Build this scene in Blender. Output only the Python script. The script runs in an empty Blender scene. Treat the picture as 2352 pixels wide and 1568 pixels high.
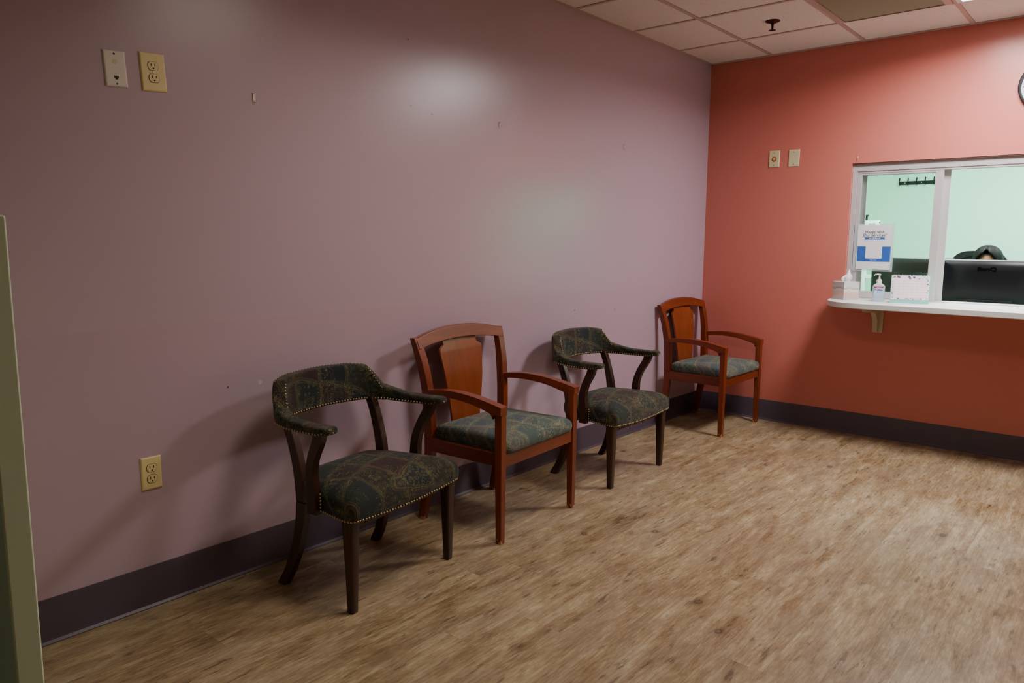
import bpy, bmesh, math, random
from mathutils import Vector, Matrix, Euler
random.seed(7)
PI = math.pi
scn = bpy.context.scene
COL = scn.collection
R = math.radians

# ------------------------------------------------------------------ materials
def srgb(r, g, b):
    f = lambda c: (c/255/12.92) if c/255 <= .04045 else ((c/255+.055)/1.055)**2.4
    return (f(r), f(g), f(b), 1)

class N:
    """tiny node-tree helper"""
    def __init__(s, name):
        s.m = bpy.data.materials.new(name); s.m.use_nodes = True
        s.t = s.m.node_tree; s.t.nodes.clear()
        s.out = s.t.nodes.new('ShaderNodeOutputMaterial')
    def n(s, typ, **kw):
        nd = s.t.nodes.new('ShaderNode'+typ)
        for k, v in kw.items(): setattr(nd, k, v)
        return nd
    def put(s, sock, v):
        if isinstance(v, bpy.types.NodeSocket): s.t.links.new(v, sock)
        elif v is not None:
            try: sock.default_value = v
            except Exception: sock.default_value = tuple(v)[:3]
    def math(s, op, a, b=None, c=None, clamp=False):
        nd = s.n('Math', operation=op); nd.use_clamp = clamp
        s.put(nd.inputs[0], a)
        if b is not None: s.put(nd.inputs[1], b)
        if c is not None: s.put(nd.inputs[2], c)
        return nd.outputs[0]
    def mix(s, f, a, b, blend='MIX'):
        nd = s.n('Mix', data_type='RGBA', blend_type=blend)
        s.put(nd.inputs['Factor'], f); s.put(nd.inputs[6], a); s.put(nd.inputs[7], b)
        return nd.outputs[2]
    def ramp(s, f, stops, interp='LINEAR'):
        nd = s.n('ValToRGB'); nd.color_ramp.interpolation = interp
        el = nd.color_ramp.elements
        while len(el) < len(stops): el.new(.5)
        for e, (p, c) in zip(el, stops):
            e.position = p; e.color = c if len(c) == 4 else (*c, 1)
        s.put(nd.inputs[0], f); return nd.outputs[0]
    def coord(s, which='Object'): return s.n('TexCoord').outputs[which]
    def mapping(s, v, scale=(1,1,1), loc=(0,0,0), rot=(0,0,0)):
        nd = s.n('Mapping'); s.put(nd.inputs[0], v)
        nd.inputs['Location'].default_value = loc; nd.inputs['Rotation'].default_value = rot; nd.inputs['Scale'].default_value = scale
        return nd.outputs[0]
    def noise(s, v, scale=5, detail=3, rough=.5, dist=0):
        nd = s.n('TexNoise'); s.put(nd.inputs['Vector'], v)
        nd.inputs['Scale'].default_value = scale; nd.inputs['Detail'].default_value = detail
        nd.inputs['Roughness'].default_value = rough; nd.inputs['Distortion'].default_value = dist
        return nd
    def vor(s, v, scale=5, feature='F1', rand=1):
        nd = s.n('TexVoronoi', feature=feature); s.put(nd.inputs['Vector'], v)
        nd.inputs['Scale'].default_value = scale; nd.inputs['Randomness'].default_value = rand
        return nd
    def bump(s, h, strength=.2, dist=.01):
        nd = s.n('Bump'); s.put(nd.inputs['Height'], h)
        nd.inputs['Strength'].default_value = strength; nd.inputs['Distance'].default_value = dist
        return nd.outputs[0]
    def bsdf(s, col, rough=.5, metal=0, bump=None, spec=.5, **kw):
        b = s.n('BsdfPrincipled')
        s.put(b.inputs['Base Color'], col); s.put(b.inputs['Roughness'], rough); s.put(b.inputs['Metallic'], metal)
        b.inputs['Specular IOR Level'].default_value = spec
        if bump is not None: s.put(b.inputs['Normal'], bump)
        for k, v in kw.items(): s.put(b.inputs[k.replace('_', ' ')], v)
        s.t.links.new(b.outputs[0], s.out.inputs[0]); return s.m

def plain(name, col, rough=.5, metal=0, spec=.5, var=.06, scale=30):
    m = N(name)
    nz = m.noise(m.coord(), scale, 2).outputs['Fac']
    c = m.mix(m.math('MULTIPLY', nz, var*2), col, tuple(x*.6 for x in col[:3])+(1,))
    return m.bsdf(c, rough, metal, spec=spec)

def wall_paint(name, col, rough, peel=.12, spec=.5, spots=(), band=None):
    m = N(name); co = m.coord()
    fine = m.noise(co, 210, 2).outputs['Fac']
    mid = m.noise(co, 9, 3).outputs['Fac']
    c = m.mix(m.math('MULTIPLY', m.noise(co, 60, 3).outputs['Fac'], .10), col, tuple(x*.85 for x in col[:3])+(1,))
    if band:                                      # lower part rolled again in a slightly pinker coat
        sp = m.n('SeparateXYZ'); m.put(sp.inputs[0], co)
        k = m.math('LESS_THAN', m.math('ADD', sp.outputs[2], m.math('MULTIPLY', m.math('SUBTRACT', mid, .5), .012)), band)
        c = m.mix(m.math('MULTIPLY', k, .5), c, (col[0]*1.0, col[1]*.93, col[2]*.98, 1))
    for (p, r, sc) in spots:                      # small chips in the paint
        v = m.n('VectorMath', operation='DISTANCE'); m.put(v.inputs[0], co); v.inputs[1].default_value = p
        jag = m.math('ADD', v.outputs['Value'], m.math('MULTIPLY', m.math('SUBTRACT', m.noise(co, 160, 2).outputs['Fac'], .5), r*1.6))
        k = m.math('LESS_THAN', jag, r)
        c = m.mix(k, c, sc)
    rg = rough
    h = fine
    return m.bsdf(c, rg, bump=m.bump(h, peel, .002), spec=spec)

def floor_mat():
    m = N('vinyl_plank'); co = m.coord()
    sx = m.n('SeparateXYZ'); m.put(sx.inputs[0], co); X, Y = sx.outputs[0], sx.outputs[1]
    PW, PL = .152, 1.22
    yr = m.math('DIVIDE', Y, PW); row = m.math('FLOOR', yr)
    rh = m.math('FRACT', m.math('MULTIPLY', m.math('SINE', m.math('MULTIPLY', row, 12.9898)), 43758.5))
    xs = m.math('ADD', m.math('DIVIDE', X, PL), rh); colm = m.math('FLOOR', xs)
    cv = m.n('CombineXYZ'); m.put(cv.inputs[0], row); m.put(cv.inputs[1], colm)
    wn = m.n('TexWhiteNoise', noise_dimensions='2D'); m.put(wn.inputs['Vector'], cv.outputs[0])
    rnd = wn.outputs['Value']
    # per plank shifted coordinates
    cz = m.n('CombineXYZ'); m.put(cz.inputs[0], m.math('ADD', X, m.math('MULTIPLY', rnd, 37))); m.put(cz.inputs[1], Y); m.put(cz.inputs[2], m.math('MULTIPLY', rnd, 11))
    pc = cz.outputs[0]
    warp = m.noise(m.mapping(pc, (1.6, 5, 1)), 1, 2).outputs['Color']
    wv = m.n('VectorMath', operation='MULTIPLY_ADD'); m.put(wv.inputs[0], warp); wv.inputs[1].default_value = (.12, .05, 0); m.put(wv.inputs[2], pc)
    pw = wv.outputs[0]
    broad = m.noise(m.mapping(pw, (3.6, 14, 1)), 1, 6, .66).outputs['Fac']
    streak = m.noise(m.mapping(pw, (12, 48, 1)), 1, 6, .7).outputs['Fac']
    fibre = m.noise(m.mapping(pw, (34, 170, 1)), 1, 4, .65).outputs['Fac']
    patch = m.noise(m.mapping(pc, (3.2, 6, 1)), 1, 3, .55).outputs['Fac']
    v = m.math('ADD', m.math('MULTIPLY', broad, .50), m.math('ADD', m.math('MULTIPLY', streak, .32), m.math('MULTIPLY', fibre, .22)))
    v = m.math('ADD', v, m.math('MULTIPLY', m.math('SUBTRACT', rnd, .5), .03))
    c = m.ramp(v, [(.36, srgb(80, 63, 43)), (.44, srgb(128, 104, 72)), (.52, srgb(153, 131, 97)), (.60, srgb(174, 154, 121)), (.70, srgb(204, 190, 160))])
    # greyish / reddish drift
    c = m.mix(m.math('MULTIPLY', m.ramp(patch, [(.42, (0,0,0,1)), (.62, (1,1,1,1))]), .38), c, srgb(140, 124, 104))
    # ring grain
    wvx = m.n('TexWave', wave_type='BANDS', bands_direction='Y'); m.put(wvx.inputs['Vector'], m.mapping(pw, (.7, 9, 1)))
    wvx.inputs['Scale'].default_value = 2.2; wvx.inputs['Distortion'].default_value = 7; wvx.inputs['Detail'].default_value = 2; wvx.inputs['Detail Scale'].default_value = .7
    c = m.mix(m.math('MULTIPLY', m.ramp(wvx.outputs['Fac'], [(.0, (1,1,1,1)), (.16, (0,0,0,1))]), .22), c, srgb(84, 62, 42))
    pale = m.noise(m.mapping(pw, (4.5, 30, 1), (7, 2, 9)), 1, 5, .65).outputs['Fac']
    c = m.mix(m.math('MULTIPLY', m.ramp(pale, [(.56, (0,0,0,1)), (.68, (1,1,1,1))]), .42), c, srgb(196, 178, 148))
    # dark dashes
    dash = m.noise(m.mapping(pw, (9, 40, 1), (3, 1, 4)), 1, 4, .6).outputs['Fac']
    c = m.mix(m.math('MULTIPLY', m.ramp(dash, [(.60, (0,0,0,1)), (.69, (1,1,1,1))]), .6), c, srgb(66, 48, 34))
    # knots
    kn = m.vor(m.mapping(pw, (3.6, 4.6, 1)), 1, 'F1', 1)
    kd = kn.outputs['Distance']
    kmask = m.ramp(kd, [(.018, (.5,.5,.5,1)), (.045, (1,1,1,1)), (.07, (.45,.45,.45,1)), (.11, (.15,.15,.15,1)), (.17, (0,0,0,1))])
    sep = m.n('SeparateColor'); m.put(sep.inputs[0], kn.outputs['Color'])
    kk = m.math('MULTIPLY', kmask, m.math('GREATER_THAN', sep.outputs[0], .35))
    c = m.mix(m.math('MULTIPLY', kk, .8), c, srgb(62, 46, 34))
    # joints
    fy = m.math('FRACT', yr); ey = m.math('MINIMUM', fy, m.math('SUBTRACT', 1, fy))
    fx = m.math('FRACT', xs); ex = m.math('MINIMUM', fx, m.math('SUBTRACT', 1, fx))
    jy = m.math('LESS_THAN', m.math('MULTIPLY', ey, PW), .0009); jx = m.math('LESS_THAN', m.math('MULTIPLY', ex, PL), .0011)
    j = m.math('MAXIMUM', jy, jx)
    c = m.mix(m.math('MULTIPLY', j, .30), c, srgb(90, 70, 54))
    rg = m.math('ADD', .30, m.math('MULTIPLY', broad, .2))
    h = m.math('SUBTRACT', m.math('MULTIPLY', fibre, .5), j)
    return m.bsdf(c, rg, bump=m.bump(h, .25, .0015), spec=.42)

def tapestry(name, gain=1, shift=(0,0,0), contrast=1):
    m = N(name); co = m.mapping(m.coord(), (1,1,1), shift)
    w = m.noise(co, 9, 3, .6).outputs['Color']
    wv = m.n('VectorMath', operation='MULTIPLY_ADD'); m.put(wv.inputs[0], w); wv.inputs[1].default_value = (.035,.035,.035); m.put(wv.inputs[2], co)
    pw = wv.outputs[0]
    sp = m.n('SeparateXYZ'); m.put(sp.inputs[0], pw)
    # woven panels: an unfolded (u, v) lattice that runs over the front edge
    u = m.math('ADD', sp.outputs[0], m.math('MULTIPLY', sp.outputs[1], .30))
    v = m.math('ADD', m.math('SUBTRACT', sp.outputs[1], sp.outputs[2]), m.math('MULTIPLY', sp.outputs[0], -.22))
    us, vs = m.math('DIVIDE', u, .135), m.math('DIVIDE', v, .105)
    cu, cv_ = m.math('FLOOR', us), m.math('FLOOR', vs)
    cc = m.n('CombineXYZ'); m.put(cc.inputs[0], cu); m.put(cc.inputs[1], cv_)
    wn = m.n('TexWhiteNoise', noise_dimensions='2D'); m.put(wn.inputs['Vector'], cc.outputs[0])
    h1 = wn.outputs['Value']; hs = m.n('SeparateColor'); m.put(hs.inputs[0], wn.outputs['Color'])
    fu, fv = m.math('FRACT', us), m.math('FRACT', vs)
    eu = m.math('MULTIPLY', m.math('MINIMUM', fu, m.math('SUBTRACT', 1, fu)), .135)
    ev = m.math('MULTIPLY', m.math('MINIMUM', fv, m.math('SUBTRACT', 1, fv)), .105)
    e = m.math('MINIMUM', eu, ev)
    base = m.ramp(h1, [(0, srgb(28, 38, 48)), (.22, srgb(40, 50, 42)), (.42, srgb(66, 36, 34)), (.56, srgb(30, 44, 40)), (.70, srgb(56, 52, 34)), (.84, srgb(28, 34, 50)), (.93, srgb(52, 40, 36))], 'CONSTANT')
    soft = m.noise(co, 30, 4, .7).outputs['Fac']
    base = m.mix(m.math('MULTIPLY', soft, .8), base, srgb(34, 40, 38))
    gold = srgb(150, 136, 84)
    # curling embroidery: contour lines of a noise field
    nf = m.noise(pw, 26, 2, .5).outputs['Fac']
    fr = m.math('FRACT', m.math('MULTIPLY', nf, 7)); iso = m.ramp(fr, [(0, (1,1,1,1)), (.10, (1,1,1,1)), (.20, (0,0,0,1))])
    gate = m.ramp(m.noise(co, 13, 2).outputs['Fac'], [(.44, (0,0,0,1)), (.56, (1,1,1,1))])
    iso = m.math('MULTIPLY', iso, gate)
    # rosettes
    fl = m.vor(pw, 42, 'F1', .55); fd = fl.outputs['Distance']
    ring = m.ramp(fd, [(.0, (1,1,1,1)), (.14, (1,1,1,1)), (.20, (0,0,0,1)), (.30, (0,0,0,1)), (.36, (.8,.8,.8,1)), (.44, (0,0,0,1))])
    ring = m.math('MULTIPLY', ring, m.math('GREATER_THAN', hs.outputs[0], .45))
    c = m.mix(m.math('MULTIPLY', ring, .55*contrast), base, m.ramp(hs.outputs[1], [(0, srgb(146,118,66)), (.35, srgb(112,60,48)), (.62, srgb(86,104,100)), (.8, srgb(150,138,92))], 'CONSTANT'))
    c = m.mix(m.math('MULTIPLY', iso, .58*contrast), c, gold)
    # borders: double rule
    b1 = m.ramp(e, [(.0, (1,1,1,1)), (.0016, (1,1,1,1)), (.0026, (0,0,0,1)), (.0062, (0,0,0,1)), (.0074, (.8,.8,.8,1)), (.0090, (0,0,0,1))])
    c = m.mix(m.math('MULTIPLY', b1, .42*contrast), c, gold)
    weave = m.noise(co, 700, 1).outputs['Fac']
    c = m.mix(m.math('MULTIPLY', weave, .75), c, (0.004, .005, .005, 1))
    if gain != 1:
        c = m.mix(.30, c, srgb(64, 74, 74))
        c = m.mix(1, c, (gain, gain*1.03, gain*1.02, 1), 'MULTIPLY')
    return m.bsdf(c, .85, bump=m.bump(m.noise(co, 600, 2).outputs['Fac'], .35, .002), spec=.25, Sheen_Weight=.12, Sheen_Roughness=.5)

def wood(name, dark, light, rough=.35, axis=2, worn=False, ring=1):
    m = N(name); co = m.coord()
    sc = [26, 26, 26]; sc[axis] = 2.2
    g = m.noise(m.mapping(co, sc), 1, 4, .6, .4).outputs['Fac']
    sc2 = [140, 140, 140]; sc2[axis] = 6
    f = m.noise(m.mapping(co, sc2), 1, 2).outputs['Fac']
    v = m.math('ADD', m.math('MULTIPLY', g, .75), m.math('MULTIPLY', f, .25))
    c = m.ramp(v, [(.3, dark), (.7, light)])
    if worn:
        sp = m.n('SeparateXYZ'); m.put(sp.inputs[0], co)
        nz = m.noise(m.mapping(co, (90, 90, 40)), 1, 2).outputs['Fac']
        hgt = m.math('MULTIPLY', m.math('SUBTRACT', nz, .40), .085)
        k = m.math('LESS_THAN', sp.outputs[2], hgt)
        c = m.mix(k, c, srgb(196, 142, 84))
    return m.bsdf(c, rough, bump=m.bump(f, .08, .001), spec=.5, Coat_Weight=.06, Coat_Roughness=.25)

def ceiling_tile():
    m = N('mineral_fibre_tile'); co = m.coord()
    pits = m.vor(co, 62, 'F1', 1)
    sp = m.n('SeparateColor'); m.put(sp.inputs[0], pits.outputs['Color'])
    rad = m.math('MULTIPLY', sp.outputs[0], .22)
    k = m.math('LESS_THAN', pits.outputs['Distance'], rad)
    k = m.math('MULTIPLY', k, m.math('GREATER_THAN', sp.outputs[1], .45))
    fis = m.noise(m.mapping(co, (60, 90, 60)), 1, 4, .7).outputs['Fac']
    f2 = m.ramp(fis, [(.64, (0,0,0,1)), (.74, (1,1,1,1))])
    c = m.mix(m.math('MAXIMUM', m.math('MULTIPLY', k, .6), m.math('MULTIPLY', f2, .35)), srgb(226, 216, 206), srgb(136, 120, 108))
    return m.bsdf(c, .95, bump=m.bump(fis, .3, .004), spec=.1)

def glass_mat():
    m = N('clear_glass')
    fr = m.n('Fresnel'); fr.inputs['IOR'].default_value = 1.45
    tr = m.n('BsdfTransparent'); tr.inputs[0].default_value = (.96, .985, .975, 1)
    gl = m.n('BsdfGlossy'); gl.inputs['Roughness'].default_value = .02
    mx = m.n('MixShader'); m.t.links.new(m.math('MULTIPLY', fr.outputs[0], .8), mx.inputs[0])
    m.t.links.new(tr.outputs[0], mx.inputs[1]); m.t.links.new(gl.outputs[0], mx.inputs[2])
    m.t.links.new(mx.outputs[0], m.out.inputs[0]); return m.m

def gel_mat(name, col, tint=.55):
    m = N(name)
    b = m.n('BsdfPrincipled'); b.inputs['Base Color'].default_value = col; b.inputs['Roughness'].default_value = .12
    tr = m.n('BsdfTransparent'); tr.inputs[0].default_value = (.92, .96, .98, 1)
    mx = m.n('MixShader'); mx.inputs[0].default_value = tint
    m.t.links.new(tr.outputs[0], mx.inputs[1]); m.t.links.new(b.outputs[0], mx.inputs[2])
    m.t.links.new(mx.outputs[0], m.out.inputs[0]); return m.m

def emit(name, col, s):
    m = N(name); e = m.n('Emission')
    cell = m.vor(m.coord(), 90, 'F1', 0).outputs['Distance']           # prismatic lens texture
    c = m.mix(m.math('MULTIPLY', cell, .25), col, (col[0]*.8, col[1]*.8, col[2]*.8, 1))
    m.put(e.inputs[0], c); e.inputs[1].default_value = s
    m.t.links.new(e.outputs[0], m.out.inputs[0]); return m.m

M = {}
M['purple'] = wall_paint('mauve_wall_paint', srgb(188, 165, 177), .27, .06, .62,
    spots=[((-3.919, 0, .747), .0042, srgb(112, 90, 92)), ((-3.784, 0, .748), .009, srgb(206, 186, 194)), ((-1.681, 0, .889), .006, srgb(150, 124, 134)), ((-1.237, 0, .862), .006, srgb(150, 124, 134)), ((-2.991, 0, 2.189), .004, srgb(120, 98, 100)), ((-2.977, 0, 1.905), .005, srgb(150, 126, 132)), ((-2.848, 0, 1.884), .005, srgb(150, 126, 132))], band=1.0)
M['coral'] = wall_paint('coral_wall_paint', srgb(206, 117, 103), .33, .06, .5)
M['mint'] = wall_paint('mint_wall_paint', srgb(160, 211, 186), .55, .06, .4)
M['lit_end'] = wall_paint('partition_paint_lit_end', srgb(226, 248, 212), .45, .05, .45)  # partition end: its paint with the lit hue put into the colour
M['hall'] = wall_paint('pale_sage_wall_paint', srgb(196, 204, 180), .6, .06, .4)
M['shaded_side'] = wall_paint('partition_paint_shaded_side', srgb(206, 244, 222), .5, .05, .4)  # same partition paint, hue of its shaded side put into the colour
M['drab'] = wall_paint('beige_wall_paint', srgb(118, 94, 84), .6, .06, .4)
M['floor'] = floor_mat()
M['officefloor'] = plain('office_carpet', srgb(96, 92, 90), .95, var=.5, scale=200)
M['tile'] = ceiling_tile()
M['grid'] = plain('ceiling_grid_enamel', srgb(186, 164, 154), .5, var=.05)
M['base'] = plain('vinyl_base_charcoal', srgb(84, 72, 84), .40, spec=.5, var=.12, scale=6)
M['fabA'] = tapestry('tapestry_upholstery', 1)
M['fabB'] = tapestry('tapestry_cushion', 2.7, (.31, .2, .17), .9)
M['walnut'] = wood('dark_walnut', srgb(38, 20, 12), srgb(70, 40, 24), .38, 2)
M['cherry'] = wood('cherry_wood', srgb(94, 36, 11), srgb(136, 57, 20), .33, 2, worn=True)
M['cherryH'] = wood('cherry_wood_rail', srgb(94, 36, 11), srgb(136, 57, 20), .33, 0)
M['cherryY'] = wood('cherry_wood_arm', srgb(94, 36, 11), srgb(136, 57, 20), .33, 1)
M['veneer'] = wood('cherry_veneer', srgb(118, 52, 20), srgb(146, 72, 30), .30, 2)
M['brass'] = plain('antique_brass', srgb(172, 150, 112), .38, 1)
M['ivory'] = plain('ivory_plastic', srgb(232, 212, 154), .4, var=.03)
M['white_pl'] = plain('white_plastic', srgb(226, 218, 206), .4, var=.03)
M['beige_pl'] = plain('beige_plastic', srgb(214, 204, 160), .42, var=.03)
M['slot'] = plain('dark_slot', srgb(40, 30, 20), .6)
M['orange'] = plain('orange_paint', srgb(200, 106, 50), .6, var=.4, scale=300)
M['steel'] = plain('wire_steel', srgb(226, 214, 202), .3, .7)
M['bronze'] = plain('dark_bronze', srgb(70, 42, 40), .4, .7)
M['grille'] = plain('grille_enamel', srgb(206, 192, 168), .5, var=.1)
M['dark'] = plain('grille_shadow', srgb(72, 62, 50), .9)
M['alum'] = plain('anodised_aluminium', srgb(206, 198, 198), .38, .25, var=.05)
M['alum_sh'] = plain('painted_shadow_line', srgb(96, 66, 52), .7)
M['glass'] = glass_mat()
M['lam'] = plain('white_laminate', srgb(226, 224, 220), .35, var=.03)
M['bracket'] = plain('putty_enamel', srgb(200, 188, 160), .5, var=.08)
M['paper'] = plain('white_paper', srgb(232, 232, 232), .7, var=.02)
M['blue'] = plain('printed_blue', srgb(44, 92, 172), .6, var=.02)
M['ink'] = plain('grey_ink', srgb(96, 98, 104), .7)
M['acryl'] = gel_mat('clear_acrylic', (.92, .95, .94, 1), .22)
M['gel'] = gel_mat('clear_gel', (.60, .78, .95, 1), .62)
M['gelclear'] = gel_mat('clear_plastic_bottle', (.85, .92, .97, 1), .45)
M['red'] = plain('printed_red', srgb(176, 30, 48), .5)
M['navy'] = plain('printed_navy', srgb(52, 44, 116), .5)
M['lightblue'] = plain('printed_pale_blue', srgb(186, 206, 232), .5)
M['teal'] = plain('mint_card', srgb(134, 208, 192), .5, var=.03)
M['pink'] = plain('pale_pink_paper', srgb(246, 228, 236), .7, var=.02)
M['plum'] = plain('plum_print', srgb(128, 84, 124), .7, var=.5, scale=150)
M['slate_pr'] = plain('slate_print', srgb(84, 88, 108), .7)
M['rule'] = plain('faint_rule', srgb(206, 186, 200), .7)
M['black'] = plain('black_plastic', srgb(12, 12, 14), .5, spec=.25, var=.05)
M['blacktop'] = plain('black_monitor_shell', srgb(15, 13, 17), .30, spec=.22, var=.05)
M['logo'] = plain('raised_black_letters', srgb(2, 2, 2), .8, spec=.05)
M['greyp'] = plain('violet_grey_plastic', srgb(120, 114, 136), .4)
M['mesh'] = plain('black_mesh_fabric', srgb(22, 26, 28), .8, var=.5, scale=400)
M['hair'] = plain('black_hair', srgb(7, 5, 5), .6, spec=.12, var=.3, scale=90)
M['skin'] = plain('skin', srgb(156, 102, 80), .6, var=.06)
M['shirt'] = plain('navy_scrubs', srgb(44, 52, 74), .85)
M['desk'] = plain('desk_laminate', srgb(150, 132, 116), .45)
M['whitemetal'] = plain('white_enamel', srgb(226, 236, 230), .35)
M['tissue'] = plain('tissue_paper', srgb(240, 232, 232), .9, var=.04)
M['clockface'] = plain('clock_dial', srgb(232, 234, 244), .5, var=.02)
def tissue_box_mat():
    m = N('wave_print_card'); co = m.coord()
    sp = m.n('SeparateXYZ'); m.put(sp.inputs[0], co)
    wob = m.math('MULTIPLY', m.math('SUBTRACT', m.noise(m.mapping(co, (14, 14, 4)), 1, 2).outputs['Fac'], .5), .035)
    z = m.math('DIVIDE', m.math('ADD', sp.outputs[2], wob), .118)
    c = m.ramp(z, [(0, srgb(190,184,186)), (.14, srgb(196,186,182)), (.26, srgb(222,176,152)), (.42, srgb(206,190,182)), (.56, srgb(226,220,214)), (.64, srgb(172,158,152)), (.72, srgb(214,206,202)), (.9, srgb(206,204,206))])
    return m.bsdf(c, .6)
M['tbox'] = tissue_box_mat()

# ------------------------------------------------------------------ mesh helpers
def link(name, bm, mat, parent=None, smooth=False, bevel=0, seg=2, loc=None, auto=None):
    bmesh.ops.recalc_face_normals(bm, faces=bm.faces[:])
    me = bpy.data.meshes.new(name); bm.to_mesh(me); bm.free()
    mats = mat if isinstance(mat, (list, tuple)) else [mat]
    for k in mats: me.materials.append(M[k] if isinstance(k, str) else k)
    o = bpy.data.objects.new(name, me); COL.objects.link(o)
    if smooth or bevel:
        for p in me.polygons: p.use_smooth = True
    if bevel:
        md = o.modifiers.new('edge', 'BEVEL'); md.width = bevel; md.segments = seg; md.limit_method = 'ANGLE'; md.angle_limit = R(35); md.harden_normals = True
    if auto:
        for p in me.polygons: p.use_smooth = True
        me.set_sharp_from_angle(angle=R(auto))
    if parent: o.parent = parent
    if loc: o.location = loc
    return o
def box(bm, x0, x1, y0, y1, z0, z1, mi=0):
    vs = [bm.verts.new(p) for p in [(x0,y0,z0),(x1,y0,z0),(x1,y1,z0),(x0,y1,z0),(x0,y0,z1),(x1,y0,z1),(x1,y1,z1),(x0,y1,z1)]]
    for f in [(0,3,2,1),(4,5,6,7),(0,1,5,4),(1,2,6,5),(2,3,7,6),(3,0,4,7)]:
        bm.faces.new([vs[i] for i in f]).material_index = mi
    return vs
def prism(bm, poly, axis, a, b):
    """poly: 2-D outline in the two remaining axes (in x,y,z order); extruded a..b along axis"""
    def P(u, v, w):
        q = [u, v]; q.insert(axis, w); return q
    A = [bm.verts.new(P(u, v, a)) for u, v in poly]; B = [bm.verts.new(P(u, v, b)) for u, v in poly]
    n = len(poly)
    bm.faces.new(A); bm.faces.new(B[::-1])
    for i in range(n): bm.faces.new([A[i], A[(i+1) % n], B[(i+1) % n], B[i]])
def skin_rings(bm, rings, cap=True, closed=True):
    V = [[bm.verts.new(p) for p in r] for r in rings]
    n = len(V[0])
    for a, b in zip(V, V[1:]):
        for i in range(n if closed else n-1): bm.faces.new([a[i], a[(i+1) % n], b[(i+1) % n], b[i]])
    if cap:
        bm.faces.new(V[0][::-1]); bm.faces.new(V[-1])
    return V
def lathe(bm, prof, c=(0,0,0), n=24, axis=2, cap=True):
    rings = []
    for r, h in prof:
        ring = []
        for i in range(n):
            t = 2*PI*i/n; q = [r*math.cos(t), r*math.sin(t)]; q.insert(axis, h)
            ring.append((q[0]+c[0], q[1]+c[1], q[2]+c[2]))
        rings.append(ring)
    skin_rings(bm, rings, cap)
def tube(bm, pts, r, n=8):
    pts = [Vector(p) for p in pts]; rings = []
    up = None
    for i, p in enumerate(pts):
        t = (pts[min(i+1, len(pts)-1)] - pts[max(i-1, 0)]).normalized()
        if up is None: up = t.orthogonal().normalized()
        up = (up - t*up.dot(t)).normalized(); s = t.cross(up)
        rr = r[i] if isinstance(r, (list, tuple)) else r
        rings.append([p + up*rr*math.cos(2*PI*k/n) + s*rr*math.sin(2*PI*k/n) for k in range(n)])
    skin_rings(bm, rings)
def catmull(pts, k=6):
    """smooth interpolation of tuples of any length"""
    P = [tuple(p) for p in pts]; P = [tuple(2*a-b for a, b in zip(P[0], P[1]))] + P + [tuple(2*a-b for a, b in zip(P[-1], P[-2]))]
    out = []
    for i in range(1, len(P)-2):
        for j in range(k):
            t = j/k
            out.append(tuple(.5*(2*b + (c-a)*t + (2*a-5*b+4*c-d)*t*t + (3*b-a-3*c+d)*t**3) for a, b, c, d in zip(P[i-1], P[i], P[i+1], P[i+2])))
    out.append(P[-2]); return out
def lerp_tab(tab, x):
    if x <= tab[0][0]: return tab[0][1]
    for (a, u), (b, v) in zip(tab, tab[1:]):
        if x <= b: return u + (v-u)*(x-a)/(b-a)
    return tab[-1][1]
def yz_board(bm, path, xc, wx, k=6):
    """board following a (y, z, width) path in the y-z plane, thickness wx about xc(z) """
    P = catmull(path, k); rings = []
    for i, (y, z, w) in enumerate(P):
        a, b = P[max(i-1, 0)], P[min(i+1, len(P)-1)]
        ty, tz = b[0]-a[0], b[1]-a[1]; L = math.hypot(ty, tz) or 1
        ny, nz = -tz/L, ty/L
        if i in (0, len(P)-1): ny, nz = math.copysign(1, ny), 0     # level cuts at both ends
        x = xc(z) if callable(xc) else xc; t = wx(z) if callable(wx) else wx
        rings.append([(x-t/2, y+ny*w/2, z+nz*w/2), (x+t/2, y+ny*w/2, z+nz*w/2), (x+t/2, y-ny*w/2, z-nz*w/2), (x-t/2, y-ny*w/2, z-nz*w/2)])
    skin_rings(bm, rings)
def cushion(bm, outline, rings, hx, hy, c, zoff=None):
    """outline: plan points; rings: (inset, z)"""
    RR = []
    for ins, z in rings:
        RR.append([(c[0]+(x-c[0])*(1-ins/hx), c[1]+(y-c[1])*(1-(ins if ins < .03 else .03+(ins-.03)*(hy-.03)/(hx-.03))/hy), z + (zoff(x, y, z) if zoff else 0)) for x, y in outline])
    V = [[bm.verts.new(p) for p in r] for r in RR]
    n = len(outline)
    for a, b in zip(V, V[1:]):
        for i in range(n): bm.faces.new([a[i], a[(i+1) % n], b[(i+1) % n], b[i]])
    bm.faces.new(V[0][::-1]); bm.faces.new(V[-1])
def rounded(poly, r, k=5):
    """round the corners of a convex/any polygon; r scalar or list"""
    out = []; n = len(poly)
    for i in range(n):
        p = Vector(poly[i]); a = Vector(poly[i-1]); b = Vector(poly[(i+1) % n]); rr = r[i] if isinstance(r, (list, tuple)) else r
        if rr <= 0: out.append(tuple(p)); continue
        da, db = (a-p).normalized(), (b-p).normalized()
        A, B = p+da*rr, p+db*rr
        for j in range(k+1):
            t = j/k; out.append(tuple((1-t)**2*A + 2*t*(1-t)*p + t*t*B))
    return out
def densify(poly, step=.02):
    out = []; n = len(poly)
    for i in range(n):
        a, b = Vector(poly[i]), Vector(poly[(i+1) % n]); m = max(1, int((b-a).length/step))
        for j in range(m): out.append(tuple(a+(b-a)*j/m))
    return out
def tag(o, label=None, cat=None, group=None, kind=None):
    if label: o['label'] = label
    if cat: o['category'] = cat
    if group: o['group'] = group
    if kind: o['kind'] = kind
    return o
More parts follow.
